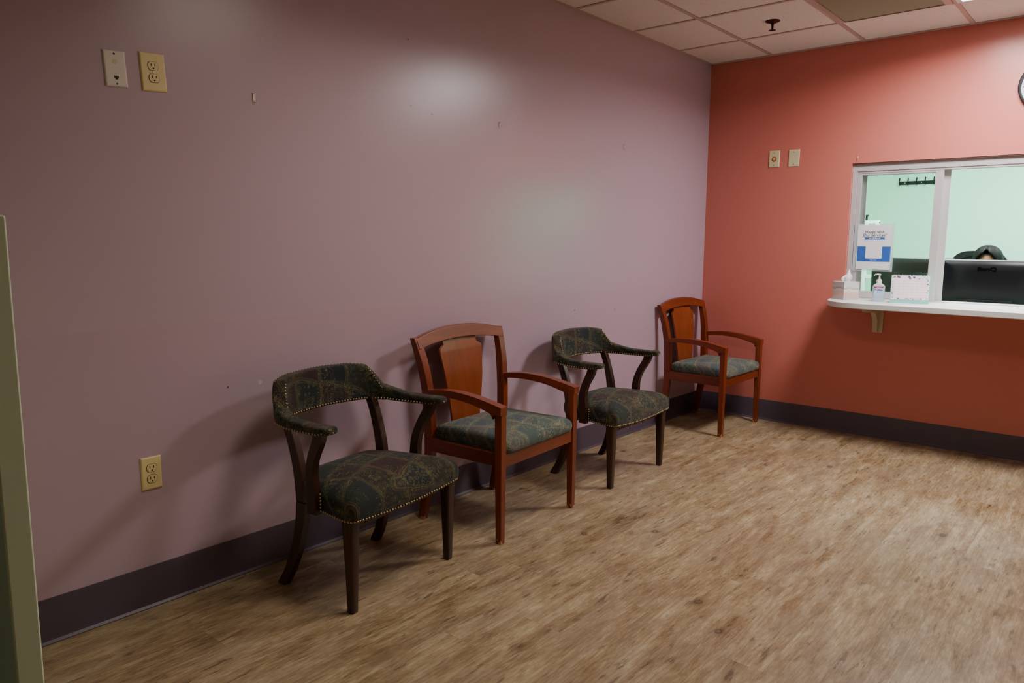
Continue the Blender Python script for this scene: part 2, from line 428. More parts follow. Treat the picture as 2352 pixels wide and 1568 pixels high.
def thing(name, label, cat, loc=(0,0,0), rz=0, group=None):
    o = bpy.data.objects.new(name, None); COL.objects.link(o); o.empty_display_size = .1
    o.location = loc; o.rotation_euler = (0, 0, rz)
    return tag(o, label, cat, group)
def copy_tree(o, parent=None):
    kids = [c for c in bpy.data.objects if c.parent == o]
    c = o.copy(); COL.objects.link(c); c.parent = parent
    for ch in kids: copy_tree(ch, c)
    return c
def struct(o, label=None):
    o['kind'] = 'structure'
    if label: o['label'] = label
    return o
def text_mesh(name, body, size, mat, parent, mtx, extrude=.0004, bold=0, sx=1):
    cu = bpy.data.curves.new(name, 'FONT'); cu.body = body; cu.size = size; cu.align_x = 'CENTER'; cu.align_y = 'CENTER'; cu.extrude = extrude; cu.offset = bold; cu.resolution_u = 3
    t = bpy.data.objects.new(name, cu); COL.objects.link(t)
    dg = bpy.context.evaluated_depsgraph_get()
    me = bpy.data.meshes.new_from_object(t.evaluated_get(dg))
    bpy.data.objects.remove(t); bpy.data.curves.remove(cu)
    me.transform(Matrix.Diagonal((sx, 1, 1, 1))); me.transform(mtx)
    me.materials.clear(); me.materials.append(M[mat])
    o = bpy.data.objects.new(name, me); COL.objects.link(o); o.parent = parent
    return o
# text plane facing -x (towards the waiting room): text x -> -y, text y -> z
FACE_MX = Matrix(((0,0,-1,0),(-1,0,0,0),(0,1,0,0),(0,0,0,1)))

# ------------------------------------------------------------------ room
H = 2.601
XW, YR, OX, OY = -6.6, -4.3, 2.6, -3.7
WT = .14                              # thickness of the coral wall
OPY0, OPY1, OPZ0, OPZ1 = -1.04, -2.135, .90, 1.822
bm = bmesh.new(); box(bm, XW, WT/2, YR, 0, -.05, 0); struct(link('floor', bm, 'floor'))
bm = bmesh.new(); box(bm, WT/2, OX, OY, 0, -.05, 0); struct(link('floor_office', bm, 'officefloor'))
bm = bmesh.new(); box(bm, XW-.1, 0, 0, .1, 0, H); struct(link('wall_left', bm, 'purple'))
bm = bmesh.new(); box(bm, WT, OX, 0, .1, 0, H); struct(link('wall_office_left', bm, 'mint'))
bm = bmesh.new(); box(bm, OX, OX+.1, OY-.1, .1, 0, H); struct(link('wall_office_back', bm, 'mint'))
bm = bmesh.new(); box(bm, WT, OX, OY-.1, OY, 0, H); struct(link('wall_office_right', bm, 'mint'))
# coral wall around the opening, mint on its office side
bm = bmesh.new()
ys = [YR, OPY1, OPY0, .1]; zs = [0, OPZ0, OPZ1, H]
for i in range(3):
    for k in range(3):
        if i == 1 and k == 1: continue
        for x, mi in ((0, 0), (WT, 1)):
            f = bm.faces.new([bm.verts.new((x, ys[i+a], zs[k+b])) for a, b in ((0,0),(1,0),(1,1),(0,1))]); f.material_index = mi
for a, b in (((OPY0, OPZ0), (OPY0, OPZ1)), ((OPY0, OPZ1), (OPY1, OPZ1)), ((OPY1, OPZ1), (OPY1, OPZ0)), ((OPY1, OPZ0), (OPY0, OPZ0))):
    bm.faces.new([bm.verts.new(p) for p in ((0, *a), (WT, *a), (WT, *b), (0, *b))])
bmesh.ops.remove_doubles(bm, verts=bm.verts[:], dist=1e-5)
struct(link('wall_back', bm, ['coral', 'mint']))
bm = bmesh.new(); box(bm, XW, WT, YR-.1, YR, 0, H); struct(link('wall_right', bm, 'drab'))
bm = bmesh.new(); box(bm, XW-.1, XW, YR, 0, 0, H); struct(link('wall_front', bm, 'hall'))
bm = bmesh.new(); box(bm, XW-.1, WT/2, YR-.1, .1, H, H+.05); struct(link('ceiling', bm, 'tile'))
bm = bmesh.new(); box(bm, WT/2, OX+.1, OY-.1, .1, H, H+.05); struct(link('ceiling_office', bm, 'tile'))
# suspended-ceiling grid: flat tee flanges and the wall angle
GX = [-.517-.61*i for i in range(10)]; GY = [-.458-.61*i for i in range(7)]
bm = bmesh.new()
for x in GX: box(bm, x-.011, x+.011, YR, 0, H-.004, H)
for y in GY: box(bm, XW, 0, y-.013, y+.013, H-.0045, H-.0005)
box(bm, XW, 0, -.018, 0, H-.006, H); box(bm, -.018, 0, YR, 0, H-.006, H)
struct(link('trim_1', bm, 'grid'))
# vinyl cove base
prof = [(0, 0), (-.020, 0), (-.019, .003), (-.011, .010), (-.007, .022), (-.006, .140), (-.004, .148), (0, .148)]
bm = bmesh.new(); prism(bm, prof, 0, XW, 0)                                   # (y, z) extruded along x
struct(link('baseboard_left', bm, 'base', auto=30))
bm = bmesh.new()
A = [bm.verts.new((u, 0, v)) for u, v in prof]; B = [bm.verts.new((u, YR, v)) for u, v in prof]
for i in range(len(prof)): bm.faces.new([A[i], A[(i+1) % len(prof)], B[(i+1) % len(prof)], B[i]])
bm.faces.new(A); bm.faces.new(B)
struct(link('baseboard_back', bm, 'base', auto=30))

# low partition in the left foreground
bm = bmesh.new(); box(bm, -4.968, -4.925, -1.165, 0, 0, 1.342)
for f in bm.faces:
    c = f.calc_center_median(); f.material_index = 0 if (abs(c.x+4.968) < 1e-4) else 1  # single paint, coloured by face for the lit end and shaded side
pt = thing('partition', 'low sage green partition wall at the left edge of the photo, standing out from the mauve wall', 'partition', (-4.94, -.6, 0))
o = link('partition_wall', bm, ['shaded_side', 'lit_end'], bevel=.004)
o.parent = pt; o.matrix_parent_inverse = Matrix.Translation((4.94, .6, 0)); o.name = 'panel'

# ------------------------------------------------------------------ pass-through window
win = bpy.data.objects.new('window_1', None); COL.objects.link(win); win.location = (.06, (OPY0+OPY1)/2, OPZ0); struct(win, 'aluminium sliding reception window in the coral wall, right half slid open')
def in_win(o):
    o.parent = win; o.matrix_parent_inverse = Matrix.Translation(-win.location); return o
ZC = .928
bm = bmesh.new(); FX0, FX1 = .022, .125
box(bm, FX0, FX1, OPY1, OPY0, OPZ1-.052, OPZ1-.006)                            # head track
box(bm, FX0+.006, FX0+.016, OPY1, OPY0, OPZ1-.066, OPZ1-.052)
box(bm, FX0+.05, FX0+.056, OPY1, OPY0, OPZ1-.066, OPZ1-.052)
box(bm, FX0, FX1, OPY0-.032, OPY0-.001, ZC, OPZ1-.052)                         # jambs
box(bm, FX0, FX1, OPY1+.001, OPY1+.032, ZC, OPZ1-.052)
box(bm, FX0, FX1, OPY1+.032, OPY0-.032, ZC-.002, ZC+.006)                      # low bottom track
in_win(link('window_frame', bm, 'alum', bevel=.0015))
bm = bmesh.new(); box(bm, .004, FX1, OPY1, OPY0, OPZ1-.0062, OPZ1-.0002); in_win(link('painted_shadow_line', bm, 'alum_sh'))  # solid brown strip painting the shadow line under the header
def sash(x0, y0, y1, lw, rw):
    z0, z1 = ZC+.007, OPZ1-.062
    bm = bmesh.new(); t = .022
    box(bm, x0, x0+t, y0-lw, y0, z0, z1)                                       # left stile
    box(bm, x0, x0+t, y1, y1+rw, z0-.006, z1+.008)                             # right stile
    box(bm, x0+.001, x0+t-.001, y1+rw, y0-lw, z1-.016, z1)                     # top rail
    box(bm, x0+.001, x0+t-.001, y1+rw, y0-lw, z0, z0+.042)                     # bottom rail
    o = in_win(link('sash', bm, 'alum', bevel=.002))
    bm = bmesh.new(); box(bm, x0+.009, x0+.013, y1+rw-.004, y0-lw+.004, z0+.038, z1-.012)
    p = link('pane', bm, 'glass'); p.parent = o
    return o
sash(.030, OPY0-.033, -1.580, .026, .046)
sash(.075, OPY0-.050, -1.612, .030, .042)

# counter
poly = rounded([(.14, OPY0-.004), (0.0, OPY0-.004), (0.0, -.962), (-.415, -1.035), (-.455, -2.36), (0, -2.36), (0, OPY1+.004), (.14, OPY1+.004)], [0,0,0,.25,.06,0,0,0], 8)
bm = bmesh.new(); prism(bm, poly, 2, ZC-.036, ZC)
ct = link('counter_shelf', bm, 'lam', bevel=.004); tag(ct, 'long white laminate counter shelf below the reception window', 'counter')
# bracket under the counter
br = thing('shelf_bracket', 'putty coloured tapered bracket holding up the white counter on the coral wall', 'bracket', (0, -1.27, ZC-.036))
bm = bmesh.new()
prism(bm, [(-.002, -.012), (-.30, -.012), (-.30, -.026), (-.10, -.045), (-.045, -.10), (-.030, -.175), (-.002, -.175)], 1, -.006, .026); link('gusset', bm, 'bracket', br, bevel=.003)
bm = bmesh.new(); box(bm, -.32, -.002, -.034, .034, -.012, 0); link('top_flange', bm, 'bracket', br, bevel=.002)
bm = bmesh.new(); box(bm, -.012, 0, -.032, .032, -.182, -.012); link('wall_plate', bm, 'bracket', br, bevel=.002)
bm = bmesh.new(); lathe(bm, [(.005, -.004), (.005, .002)], (-.10, -.025, -.012), 10); link('screw', bm, 'slot', br)

# ------------------------------------------------------------------ club chair (two)
def u_path():
    half = [(0, .452), (.10, .448), (.185, .433), (.238, .402), (.272, .352), (.290, .285), (.298, .205), (.301, .135), (.302, .085)]
    full = [(-x, y) for x, y in half[::-1]][:-1] + half
    return catmull(full, 8)
UP = u_path()
def u_len():
    s = [0]
    for a, b in zip(UP, UP[1:]): s.append(s[-1] + math.hypot(b[0]-a[0], b[1]-a[1]))
    m = s[-1]/2; return [v-m for v in s]
US = u_len()
def u_at(s):
    s = max(US[0], min(US[-1], s))
    for i in range(len(US)-1):
        if s <= US[i+1]:
            t = (s-US[i])/(US[i+1]-US[i]); a, b = UP[i], UP[i+1]
            p = (a[0]+(b[0]-a[0])*t, a[1]+(b[1]-a[1])*t); tx, ty = b[0]-a[0], b[1]-a[1]; L = math.hypot(tx, ty)
            return p, (ty/L, -tx/L)                       # inward normal
    return UP[-1], (0, 1)
p0, n0 = u_at(0)
SGN = -1 if n0[1] > 0 else 1                              # make the normal point inwards (-y at the back)
def inn(s):
    p, n = u_at(s); return p, (n[0]*SGN, n[1]*SGN)
SE = US[-1]
S_CORN = .232                                             # arc length of the top corner of the back
S_STEP = .300
def zbot(s): return lerp_tab([(0, .640), (.25, .634), (.4, .628), (.55, .632), (SE, .640)], abs(s))
def ztop_back(s): return lerp_tab([(0, .796), (.15, .791), (S_CORN, .779), (S_CORN+.010, .768), (S_STEP, .694), (S_STEP+.03, .695)], abs(s))
def ztop_arm(s): return lerp_tab([(S_STEP-.06, .706), (S_STEP, .696), (S_STEP+.05, .682), (S_STEP+.11, .670), (.5, .667), (SE, .669)], abs(s))
def section(s, zb, zt, th, q=10, lean=0):
    """rounded section at arc length s: q points per quarter"""
    p, n = inn(s); ring = []; cz = (zb+zt)/2; hz = (zt-zb)/2; ht = th/2; e = .55
    for i in range(q*4):
        t = 2*PI*i/(q*4); c, sn = math.cos(t), math.sin(t)
        ex = .42 if hz < .035 else .30
        u = math.copysign(abs(c)**ex, c)*ht; v = math.copysign(abs(sn)**(.5 if hz < .035 else .22), sn)*hz
        off = lean*(cz+v-.70)
        ring.append((p[0]+n[0]*(u-off), p[1]+n[1]*(u-off), cz+v))
    return ring
def nail(bm, p, n, r=.0046):
    n = Vector(n).normalized(); u = n.orthogonal().normalized(); w = n.cross(u); P = Vector(p)
    rings = []
    for rr, h in ((1, 0), (.82, .42), (.42, .68)):
        rings.append([P + n*h*r + (u*math.cos(2*PI*k/7)+w*math.sin(2*PI*k/7))*rr*r for k in range(7)])
    V = [[bm.verts.new(q) for q in g] for g in rings]
    for a, b in zip(V, V[1:]):
        for i in range(7): bm.faces.new([a[i], a[(i+1) % 7], b[(i+1) % 7], b[i]])
    bm.faces.new(V[-1])
def make_club():
    root = thing('club_armchair', 'x', 'chair')
    LEAN = .06
    # backrest
    bm = bmesh.new(); rings = []
    k = 46
    for i in range(k+1):
        s = -(S_STEP+.012) + 2*(S_STEP+.012)*i/k
        rings.append(section(s, zbot(s), ztop_back(s), .052, 8, LEAN))
    skin_rings(bm, rings); back = link('backrest', bm, 'fabA', root, auto=50)
    bm = bmesh.new()
    st = .0150; n = int((S_STEP)*2/st)
    for i in range(n+1):
        s = -S_STEP + 2*S_STEP*i/n; p, nn = inn(s); d = .0265
        off = LEAN*(zbot(s)+.008-.70)
        nail(bm, (p[0]+nn[0]*(d-off), p[1]+nn[1]*(d-off), zbot(s)+.008), (nn[0], nn[1], 0))
    for i in range(int(2*S_CORN/.015)+1):                       # top edge, on the rear side
        s = -S_CORN + i*.015; p, nn = inn(s); z = ztop_back(s); off = LEAN*(z-.70)
        nail(bm, (p[0]-nn[0]*(.018+off), p[1]-nn[1]*(.018+off), z-.001), (-nn[0]*.4, -nn[1]*.4, 1))
    for sg in (-1, 1):                                          # sloping ends of the back
        for i in range(9):
            t = i/8; s = sg*(S_CORN + .004 + t*(S_STEP-S_CORN)); p, nn = inn(s); z = ztop_back(s)-.006; off = LEAN*(z-.70)
            nail(bm, (p[0]+nn[0]*(.022-off), p[1]+nn[1]*(.022-off), z-.002), (nn[0], nn[1], .8))
    t_ = link('nail_trim', bm, 'brass', back, smooth=True)
    # arms
    for sg in (-1, 1):
        bm = bmesh.new(); rings = []
        s0, s1 = S_STEP-.055, SE
        for i in range(27):
            s = s0+(s1-s0)*i/26; th = .054 + .008*max(0, (i-16)/10)
            rings.append(section(sg*s, zbot(s)+.001, ztop_arm(s), th, 7, LEAN*max(0, 1-(s-s0)/.2)))
        # rounded nose
        p, nn = inn(sg*SE); tx = Vector((0, -1, 0))
        last = section(sg*SE, zbot(SE)+.001, ztop_arm(SE), .062, 7)
        c = Vector((sum(q[0] for q in last)/len(last), sum(q[1] for q in last)/len(last), sum(q[2] for q in last)/len(last)))
        for adv, sc in ((.010, .97), (.018, .88), (.024, .72), (.027, .45)):
            rings.append([tuple(c + (Vector(q)-c)*sc + tx*adv) for q in last])
        skin_rings(bm, rings); arm = link('armrest', bm, 'fabA', root, auto=50)
        bm = bmesh.new(); n = int((SE-S_STEP)/.015)
        for side in (-1, 1):
            for i in range(n+1):
                s = S_STEP+(SE-S_STEP)*i/n; p, nn = inn(sg*s); d = (.0275 + .0035*max(0, (s-.55)/.1))*side
                nail(bm, (p[0]+nn[0]*d, p[1]+nn[1]*d, zbot(s)+.009), (nn[0]*side, nn[1]*side, 0))
        for i in range(1, 6):
            a = PI*i/6; nail(bm, (c.x+math.cos(a)*.029, c.y-math.sin(a)*.0265, zbot(SE)+.009), (math.cos(a), -math.sin(a), 0))
        link('nail_trim', bm, 'brass', arm, smooth=True)
    # seat
    out = densify(rounded([(-.300, -.022), (.300, -.022), (.245, .265), (.190, .390), (-.190, .390), (-.245, .265)], [.035, .035, .06, .05, .05, .06], 6), .022)
    def dip(x, y, z):
        k = max(0, min(1, (.40-z)/.07))
        f = max(0, 1-max(0, y+.022)/.12)
        return -k*f*.014*math.cos(PI*min(1, abs(x)/.27)/2)**1 + k*(1-f)*.0
    bm = bmesh.new()
    cushion(bm, out, [(.012, .338), (.0, .338), (-.005, .352), (-.007, .375), (-.006, .395), (0, .409), (.012, .421), (.032, .432), (.065, .442), (.11, .452), (.165, .460), (.22, .464), (.275, .466)], .300, .205, (0, .18), dip)
    seat = link('seat', bm, 'fabA', root, smooth=True)
    bm = bmesh.new()
    def zedge(x): return .338 + dip(x, -.022, .338) + .007
    m_ = 36
    for i in range(m_+1):
        x = -.268 + .536*i/m_; nail(bm, (x, -.0255, zedge(x)), (0, -1, 0))
    for sg in (-1, 1):
        for i in range(4):
            a = PI/2*(i+.5)/4; nail(bm, (sg*(.272+.0285*math.sin(a)), .006-.0305*math.cos(a), .345), (sg*math.sin(a), -math.cos(a), 0))
        for i in range(11):
            t = i/10; nail(bm, (sg*(.3035-.026*t), .012+.145*t, .345), (sg, -.17, 0))
        for i in range(5): nail(bm, (sg*.2785, .158, .357+i*.0125), (sg, -.17, 0))
    link('nail_trim', bm, 'brass', seat, smooth=True)
    # arm supports, rear posts, legs
    for sg in (-1, 1):
        bm = bmesh.new()
        yz_board(bm, [(.125, .640, .044), (.136, .606, .040), (.170, .545, .036), (.190, .485, .038), (.192, .420, .042), (.190, .330, .046)], lambda z: sg*(.278+.022*max(0, min(1, (z-.42)/.2))), .028)
        link('arm_support', bm, 'walnut', root, bevel=.004)
        bm = bmesh.new()
        yz_board(bm, [(.392, .650, .036), (.366, .590, .037), (.342, .510, .040), (.326, .430, .045), (.318, .330, .048)], lambda z: sg*(.216+.008*(z-.33)/.3), .032)
        link('back_post', bm, 'walnut', root, bevel=.004)
        bm = bmesh.new()
        yz_board(bm, [(.318, .330, .048), (.320, .250, .044), (.338, .150, .039), (.370, .060, .036), (.404, 0, .036)], lambda z: sg*(.250-.034*z/.33), lambda z: .030+.004*z/.33)
        link('leg', bm, 'walnut', root, bevel=.004)
        bm = bmesh.new(); rings = []
        for z, w in ((0, .026), (.006, .029), (.10, .034), (.22, .041), (.336, .049)):
            r = rounded([(-w/2, -w/2), (w/2, -w/2), (w/2, w/2), (-w/2, w/2)], w*.22, 3)
            rings.append([(sg*.270+u, .018+v, z) for u, v in r])
        skin_rings(bm, rings); link('leg', bm, 'walnut', root, auto=40)
    bm = bmesh.new(); box(bm, -.25, .25, .02, .05, .300, .336); link('seat_rail', bm, 'walnut', root, bevel=.003)
    bm = bmesh.new(); box(bm, -.21, .21, .31, .335, .300, .336); link('seat_rail', bm, 'walnut', root, bevel=.003)
    return root

# ------------------------------------------------------------------ cherry guest chair (two)
def make_guest():
    root = thing('guest_armchair', 'x', 'chair')
    LX = .281
    POST = [(.488, 0, .036), (.462, .14, .040), (.440, .28, .044), (.434, .395, .046), (.433, .50, .044), (.440, .62, .042), (.459, .74, .038), (.492, .862, .030)]
    P = catmull(POST, 8)
    zi = min(range(len(P)), key=lambda i: abs(P[i][1]-.395))
    px = lambda z: .266 + .010*max(0, z-.35)/.27 + .016*max(0, (z-.62)/.24)**1.2
    pw = lambda z: .032 + .012*min(1, z/.8)
    for sg in (-1, 1):
        for nm, part in (('leg', P[:zi+1]), ('back_post', P[zi:])):
            bm = bmesh.new(); yz_board(bm, part, lambda z: sg*px(z), pw, 1); link(nm, bm, 'cherry', root, bevel=.004)
        # front leg
        bm = bmesh.new(); rings = []
        for z, w in ((0, .029), (.33, .036), (.598, .037)):
            rings.append([(sg*LX-w/2, -w/2+.012, z), (sg*LX+w/2, -w/2+.012, z), (sg*LX+w/2, w/2+.012, z), (sg*LX-w/2, w/2+.012, z)])
        skin_rings(bm, rings); link('leg', bm, 'cherry', root, bevel=.003)
        # arm: arched, thickening into the front leg
        top = catmull([(.448, .622), (.40, .632), (.32, .641), (.25, .643), (.16, .637), (.08, .625), (.0, .609), (-.010, .606)], 4)
        bot = catmull([(-.008, .572), (.031, .570), (.036, .552), (.046, .572), (.08, .584), (.16, .602), (.25, .611), (.33, .612), (.40, .606), (.448, .598)], 4)
        bm = bmesh.new(); prism(bm, top+bot, 0, sg*.286-.022, sg*.286+.022)
        link('armrest', bm, 'cherryY', root, bevel=.004)
    # seat rails
    bm = bmesh.new(); box(bm, -.266, .266, 0, .024, .337, .396); link('seat_rail', bm, 'cherryH', root, bevel=.003)
    bm = bmesh.new(); box(bm, -.252, .252, .424, .446, .342, .400); link('seat_rail', bm, 'cherryH', root, bevel=.003)
    for sg in (-1, 1):
        bm = bmesh.new(); box(bm, sg*.274-.011, sg*.274+.011, .024, .42, .340, .400); link('seat_rail', bm, 'cherryY', root, bevel=.003)
    # cushion
    out = densify(rounded([(-.258, -.008), (.258, -.008), (.252, .425), (-.252, .425)], .03, 5), .025)
    bm = bmesh.new()
    cushion(bm, out, [(.02, .392), (.004, .393), (-.002, .402), (-.005, .420), (-.003, .438), (.006, .451), (.022, .460), (.05, .467), (.09, .473), (.14, .477), (.19, .479), (.23, .480)], .258, .217, (0, .209))
    link('cushion', bm, 'fabB', root, smooth=True)
    # crest rail: bowed and arched
    bm = bmesh.new(); rings = []
    K = 28
    for i in range(K+1):
        u = -1+2*i/K; x = .313*u
        zt = .858+.040*(1-abs(u)**2.2); zb = .808+.028*(1-abs(u)**2.0)
        yt = .487+.022*(1-u*u); yb = .470+.022*(1-u*u)
        rings.append([(x*.985, yb-.014, zb), (x, yt-.014, zt), (x, yt+.012, zt), (x*.985, yb+.012, zb)])
    skin_rings(bm, rings); link('crest_rail', bm, 'cherryH', root, bevel=.005)
    # splat
    half = [(.100, .400), (.103, .46), (.116, .54), (.130, .62), (.141, .70), (.149, .755), (.151, .778), (.146, .793), (.133, .801), (.122, .807), (.120, .815), (.122, .850)]
    H2 = catmull(half, 3)
    def yat(z): return lerp_tab([(.40, .430), (.55, .436), (.66, .446), (.78, .466), (.85, .484)], z)
    bm = bmesh.new(); rings = []
    for w, z in H2:
        front, back_ = [], []
        for j in range(9):
            u = -1+2*j/8; y = yat(z)+.020*(1-(u*w/.3)**2)
            front.append((u*w, y-.006, z)); back_.append((u*w, y+.006, z))
        rings.append(front+back_[::-1])
    skin_rings(bm, rings); link('splat', bm, 'veneer', root, auto=40)
    return root

club = make_club(); guest = make_guest()
def place(o, x, y, deg, label, group):
    o.location = (x, y, 0); o.rotation_euler = (0, 0, R(deg)); o['label'] = label; o['group'] = group
CG = 'tapestry club armchairs along the mauve wall'; GG = 'cherry wood guest armchairs along the mauve wall'
club2 = copy_tree(club); guest2 = copy_tree(guest)
place(club, -3.535, -.568, 7.2, 'dark tapestry low-back club armchair with nailhead trim, nearest the wall outlet', CG)
place(guest, -2.728, -.572, 3.2, 'cherry wood armchair with a fabric cushion, standing between the two tapestry club armchairs', GG)
place(club2, -1.805, -.546, 1.2, 'dark tapestry low-back club armchair standing between the two cherry wood armchairs', CG)
place(guest2, -.410, -.528, -1.0, 'cherry wood armchair with a fabric cushion, in the corner against the coral wall', GG)

# ------------------------------------------------------------------ wall plates
def plate(name, label, cat, c, w, h, mat, wall, tilt=0, group=None):
    """wall 'y': on the mauve wall facing -y, wall 'x': on the coral wall facing -x. Local: x right, z up, -y out."""
    t = thing(name, label, cat, c, 0, group); t.rotation_euler = (0, tilt, 0) if wall == 'y' else (tilt, 0, -PI/2)
    bm = bmesh.new(); t_ = .006
    rings = [[(-w/2, 0, -h/2), (w/2, 0, -h/2), (w/2, 0, h/2), (-w/2, 0, h/2)]]
    for ins, y in ((0, -.002), (.003, -.0055), (.006, -.0062)):
        rings.append([(-w/2+ins, y, -h/2+ins), (w/2-ins, y, -h/2+ins), (w/2-ins, y, h/2-ins), (-w/2+ins, y, h/2-ins)])
    skin_rings(bm, rings); link('cover', bm, mat, t)
    return t
def screw(t, z, mat='slot', r=.0032):
    bm = bmesh.new(); lathe(bm, [(r, -.0058), (r, -.0072), (r*.7, -.0078)], (0, 0, z), 10, 1); link('screw', bm, mat, t)
def duplex(t, face):
    screw(t, 0, 'steel', .003)
    for z in (.0195, -.0195):
        bm = bmesh.new()
        pts = []
        for i in range(28):
            a = 2*PI*i/28; x = .0170*math.cos(a); zz = max(-.0135, min(.0135, .0170*math.sin(a))); pts.append((x, zz))
        prism(bm, pts, 1, -.0085, -.005)
        for v in bm.verts: v.co.z += z
        r = link('receptacle', bm, face, t)
        bm = bmesh.new()                                          # dark reveal around the face
        P2 = [(x*1.09, zz*1.09) for x, zz in pts]
        prism(bm, P2, 1, -.0066, -.005)
        for v in bm.verts: v.co.z += z
        q = link('reveal', bm, 'slot', r)
        bm = bmesh.new()
        box(bm, -.0078, -.0054, -.0092, -.008, z-.001, z+.0085); box(bm, .0054, .0078, -.0092, -.008, z-.0005, z+.0075)
        lathe(bm, [(.0028, -.008), (.0028, -.0092)], (0, 0, z-.0075), 10, 1)
        link('slots', bm, 'slot', r)
pj = plate('wall_plate', 'white phone jack wall plate high on the mauve wall, left of the ivory outlet', 'wall plate', (-4.257, 0, 1.847), .070, .114, 'white_pl', 'y', R(-3.2))
screw(pj, .046); screw(pj, -.047, 'ink')
bm = bmesh.new(); box(bm, -.007, .007, -.0068, -.006, -.030, -.022); box(bm, -.0035, .0035, -.0068, -.006, -.034, -.030); link('jack', bm, 'slot', pj)
bm = bmesh.new(); lathe(bm, [(.0075, -.0058), (.0075, -.0066)], (0, 0, .022), 16, 1); link('plug_button', bm, 'beige_pl', pj)
o1 = plate('wall_outlet', 'ivory duplex power outlet high on the mauve wall, beside the white jack plate', 'outlet', (-4.135, 0, 1.856), .084, .125, 'ivory', 'y', R(-3.2), 'ivory power outlets on the mauve wall'); duplex(o1, 'ivory')
o2 = plate('wall_outlet', 'ivory duplex power outlet low on the mauve wall, above the baseboard', 'outlet', (-4.220, 0, .485), .071, .117, 'ivory', 'y', 0, 'ivory power outlets on the mauve wall'); duplex(o2, 'ivory')
c1 = plate('wall_plate', 'beige wall plate on the coral wall with a rough orange patch in its centre', 'wall plate', (0, -.511, 1.884), .076, .117, 'beige_pl', 'x', 0, 'beige plates on the coral wall')
screw(c1, .042, 'ink'); screw(c1, -.042, 'ink')
bm = bmesh.new(); pts = []
for i in range(22):
    a = 2*PI*i/22; r = .0185*(1+.16*random.uniform(-1, 1)); pts.append((r*math.cos(a), r*math.sin(a)))
prism(bm, pts, 1, -.0075, -.006); link('paint_patch', bm, 'orange', c1)
bm = bmesh.new(); lathe(bm, [(.008, -.0075), (.008, -.0092), (.005, -.0096)], (0, 0, 0), 14, 1); link('jack_stub', bm, 'beige_pl', c1)
c2 = plate('wall_plate', 'plain blank beige wall plate on the coral wall, nearer the reception window', 'wall plate', (0, -.650, 1.882), .076, .117, 'beige_pl', 'x', 0, 'beige plates on the coral wall')
screw(c2, .042, 'ink'); screw(c2, -.042, 'ink')

# ------------------------------------------------------------------ picture hooks
def hook(label, c, wall, kind):
    t = thing('picture_hook', label, 'hook', c, 0, 'empty picture hooks left on the walls')
    t.rotation_euler = (0, 0, 0 if wall == 'y' else -PI/2)
    bm = bmesh.new(); s = 1.25 if kind == 0 else 1
    tube(bm, [(-.004*s, -.002, .013*s), (-.004*s, -.003, 0), (-.003*s, -.006, -.010*s), (0, -.010, -.014*s), (.004*s, -.012, -.010*s), (.005*s, -.012, -.003*s)], .0013, 6)
    link('wire_hook', bm, 'steel', t, smooth=True)
    if kind == 0:
        bm = bmesh.new(); box(bm, -.006, .006, -.0014, 0, -.014, .018); link('back_plate', bm, 'steel', t)
    bm = bmesh.new(); tube(bm, [(0, .004, .010*s), (.001, -.012, .016*s)], [.0011, .0011], 6); link('nail', bm, 'steel', t)
    return t
hook('small metal picture hook on the mauve wall, nearest the ivory outlet', (-3.762, 0, 1.826), 'y', 0)
hook('small wire picture hook on the mauve wall, in the middle of three', (-2.373, 0, 1.890), 'y', 1)
hook('thin wire picture hook on the mauve wall, nearest the coral corner', (-1.178, 0, 1.893), 'y', 1)
hook('small wire picture hook on the coral wall just above the window corner', (0, -1.074, 1.862), 'x', 1)

# ------------------------------------------------------------------ ceiling fittings
t = thing('fire_sprinkler', 'dark bronze fire sprinkler head hanging from a ceiling tile', 'sprinkler', (-.804, -.774, H))
bm = bmesh.new(); lathe(bm, [(.043, 0), (.042, -.004), (.030, -.009), (.014, -.012)], n=28); link('escutcheon', bm, 'bronze', t, auto=50)
bm = bmesh.new(); lathe(bm, [(.012, -.010), (.009, -.020), (.0075, -.022), (.0065, -.044), (.003, -.050)], n=14); link('stem', bm, 'bronze', t, auto=50)
bm = bmesh.new(); lathe(bm, [(.004, -.050), (.020, -.052), (.021, -.054), (.004, -.056)], n=18); link('deflector', bm, 'bronze', t)
t = thing('return_air_vent', 'square slatted return air vent set into the ceiling grid', 'vent', ((GX[0]+GX[1])/2, (GY[1]+GY[2])/2, H))
hw = .293
bm = bmesh.new()
o_, i_ = [(-hw,-hw),(hw,-hw),(hw,hw),(-hw,hw)], [(-hw+.032,-hw+.032),(hw-.032,-hw+.032),(hw-.032,hw-.032),(-hw+.032,hw-.032)]
zz = [(o_, -.0005), (o_, -.010), (i_, -.016), (i_, -.0005)]
V = [[bm.verts.new((x, y, z)) for x, y in p] for p, z in zz]
for a, b in zip(V, V[1:]+V[:1]):
    for i in range(4): bm.faces.new([a[i], a[(i+1) % 4], b[(i+1) % 4], b[i]])
link('frame', bm, 'grid', t)
bm = bmesh.new(); box(bm, -hw+.03, hw-.03, -hw+.03, hw-.03, -.0025, -.0005); link('backing', bm, 'dark', t)
bm = bmesh.new()
n = 26
for i in range(n):
    x = -hw+.037 + (2*hw-.074)*i/(n-1)
    vs = [bm.verts.new(p) for p in ((x-.004, -hw+.031, -.003), (x+.006, -hw+.031, -.013), (x+.007, -hw+.031, -.0125), (x-.003, -hw+.031, -.0025), (x-.004, hw-.031, -.003), (x+.006, hw-.031, -.013), (x+.007, hw-.031, -.0125), (x-.003, hw-.031, -.0025))]
    for f in [(0,1,2,3),(7,6,5,4),(0,4,5,1),(1,5,6,2),(2,6,7,3),(3,7,4,0)]: bm.faces.new([vs[j] for j in f])
link('slats', bm, 'grille', t)
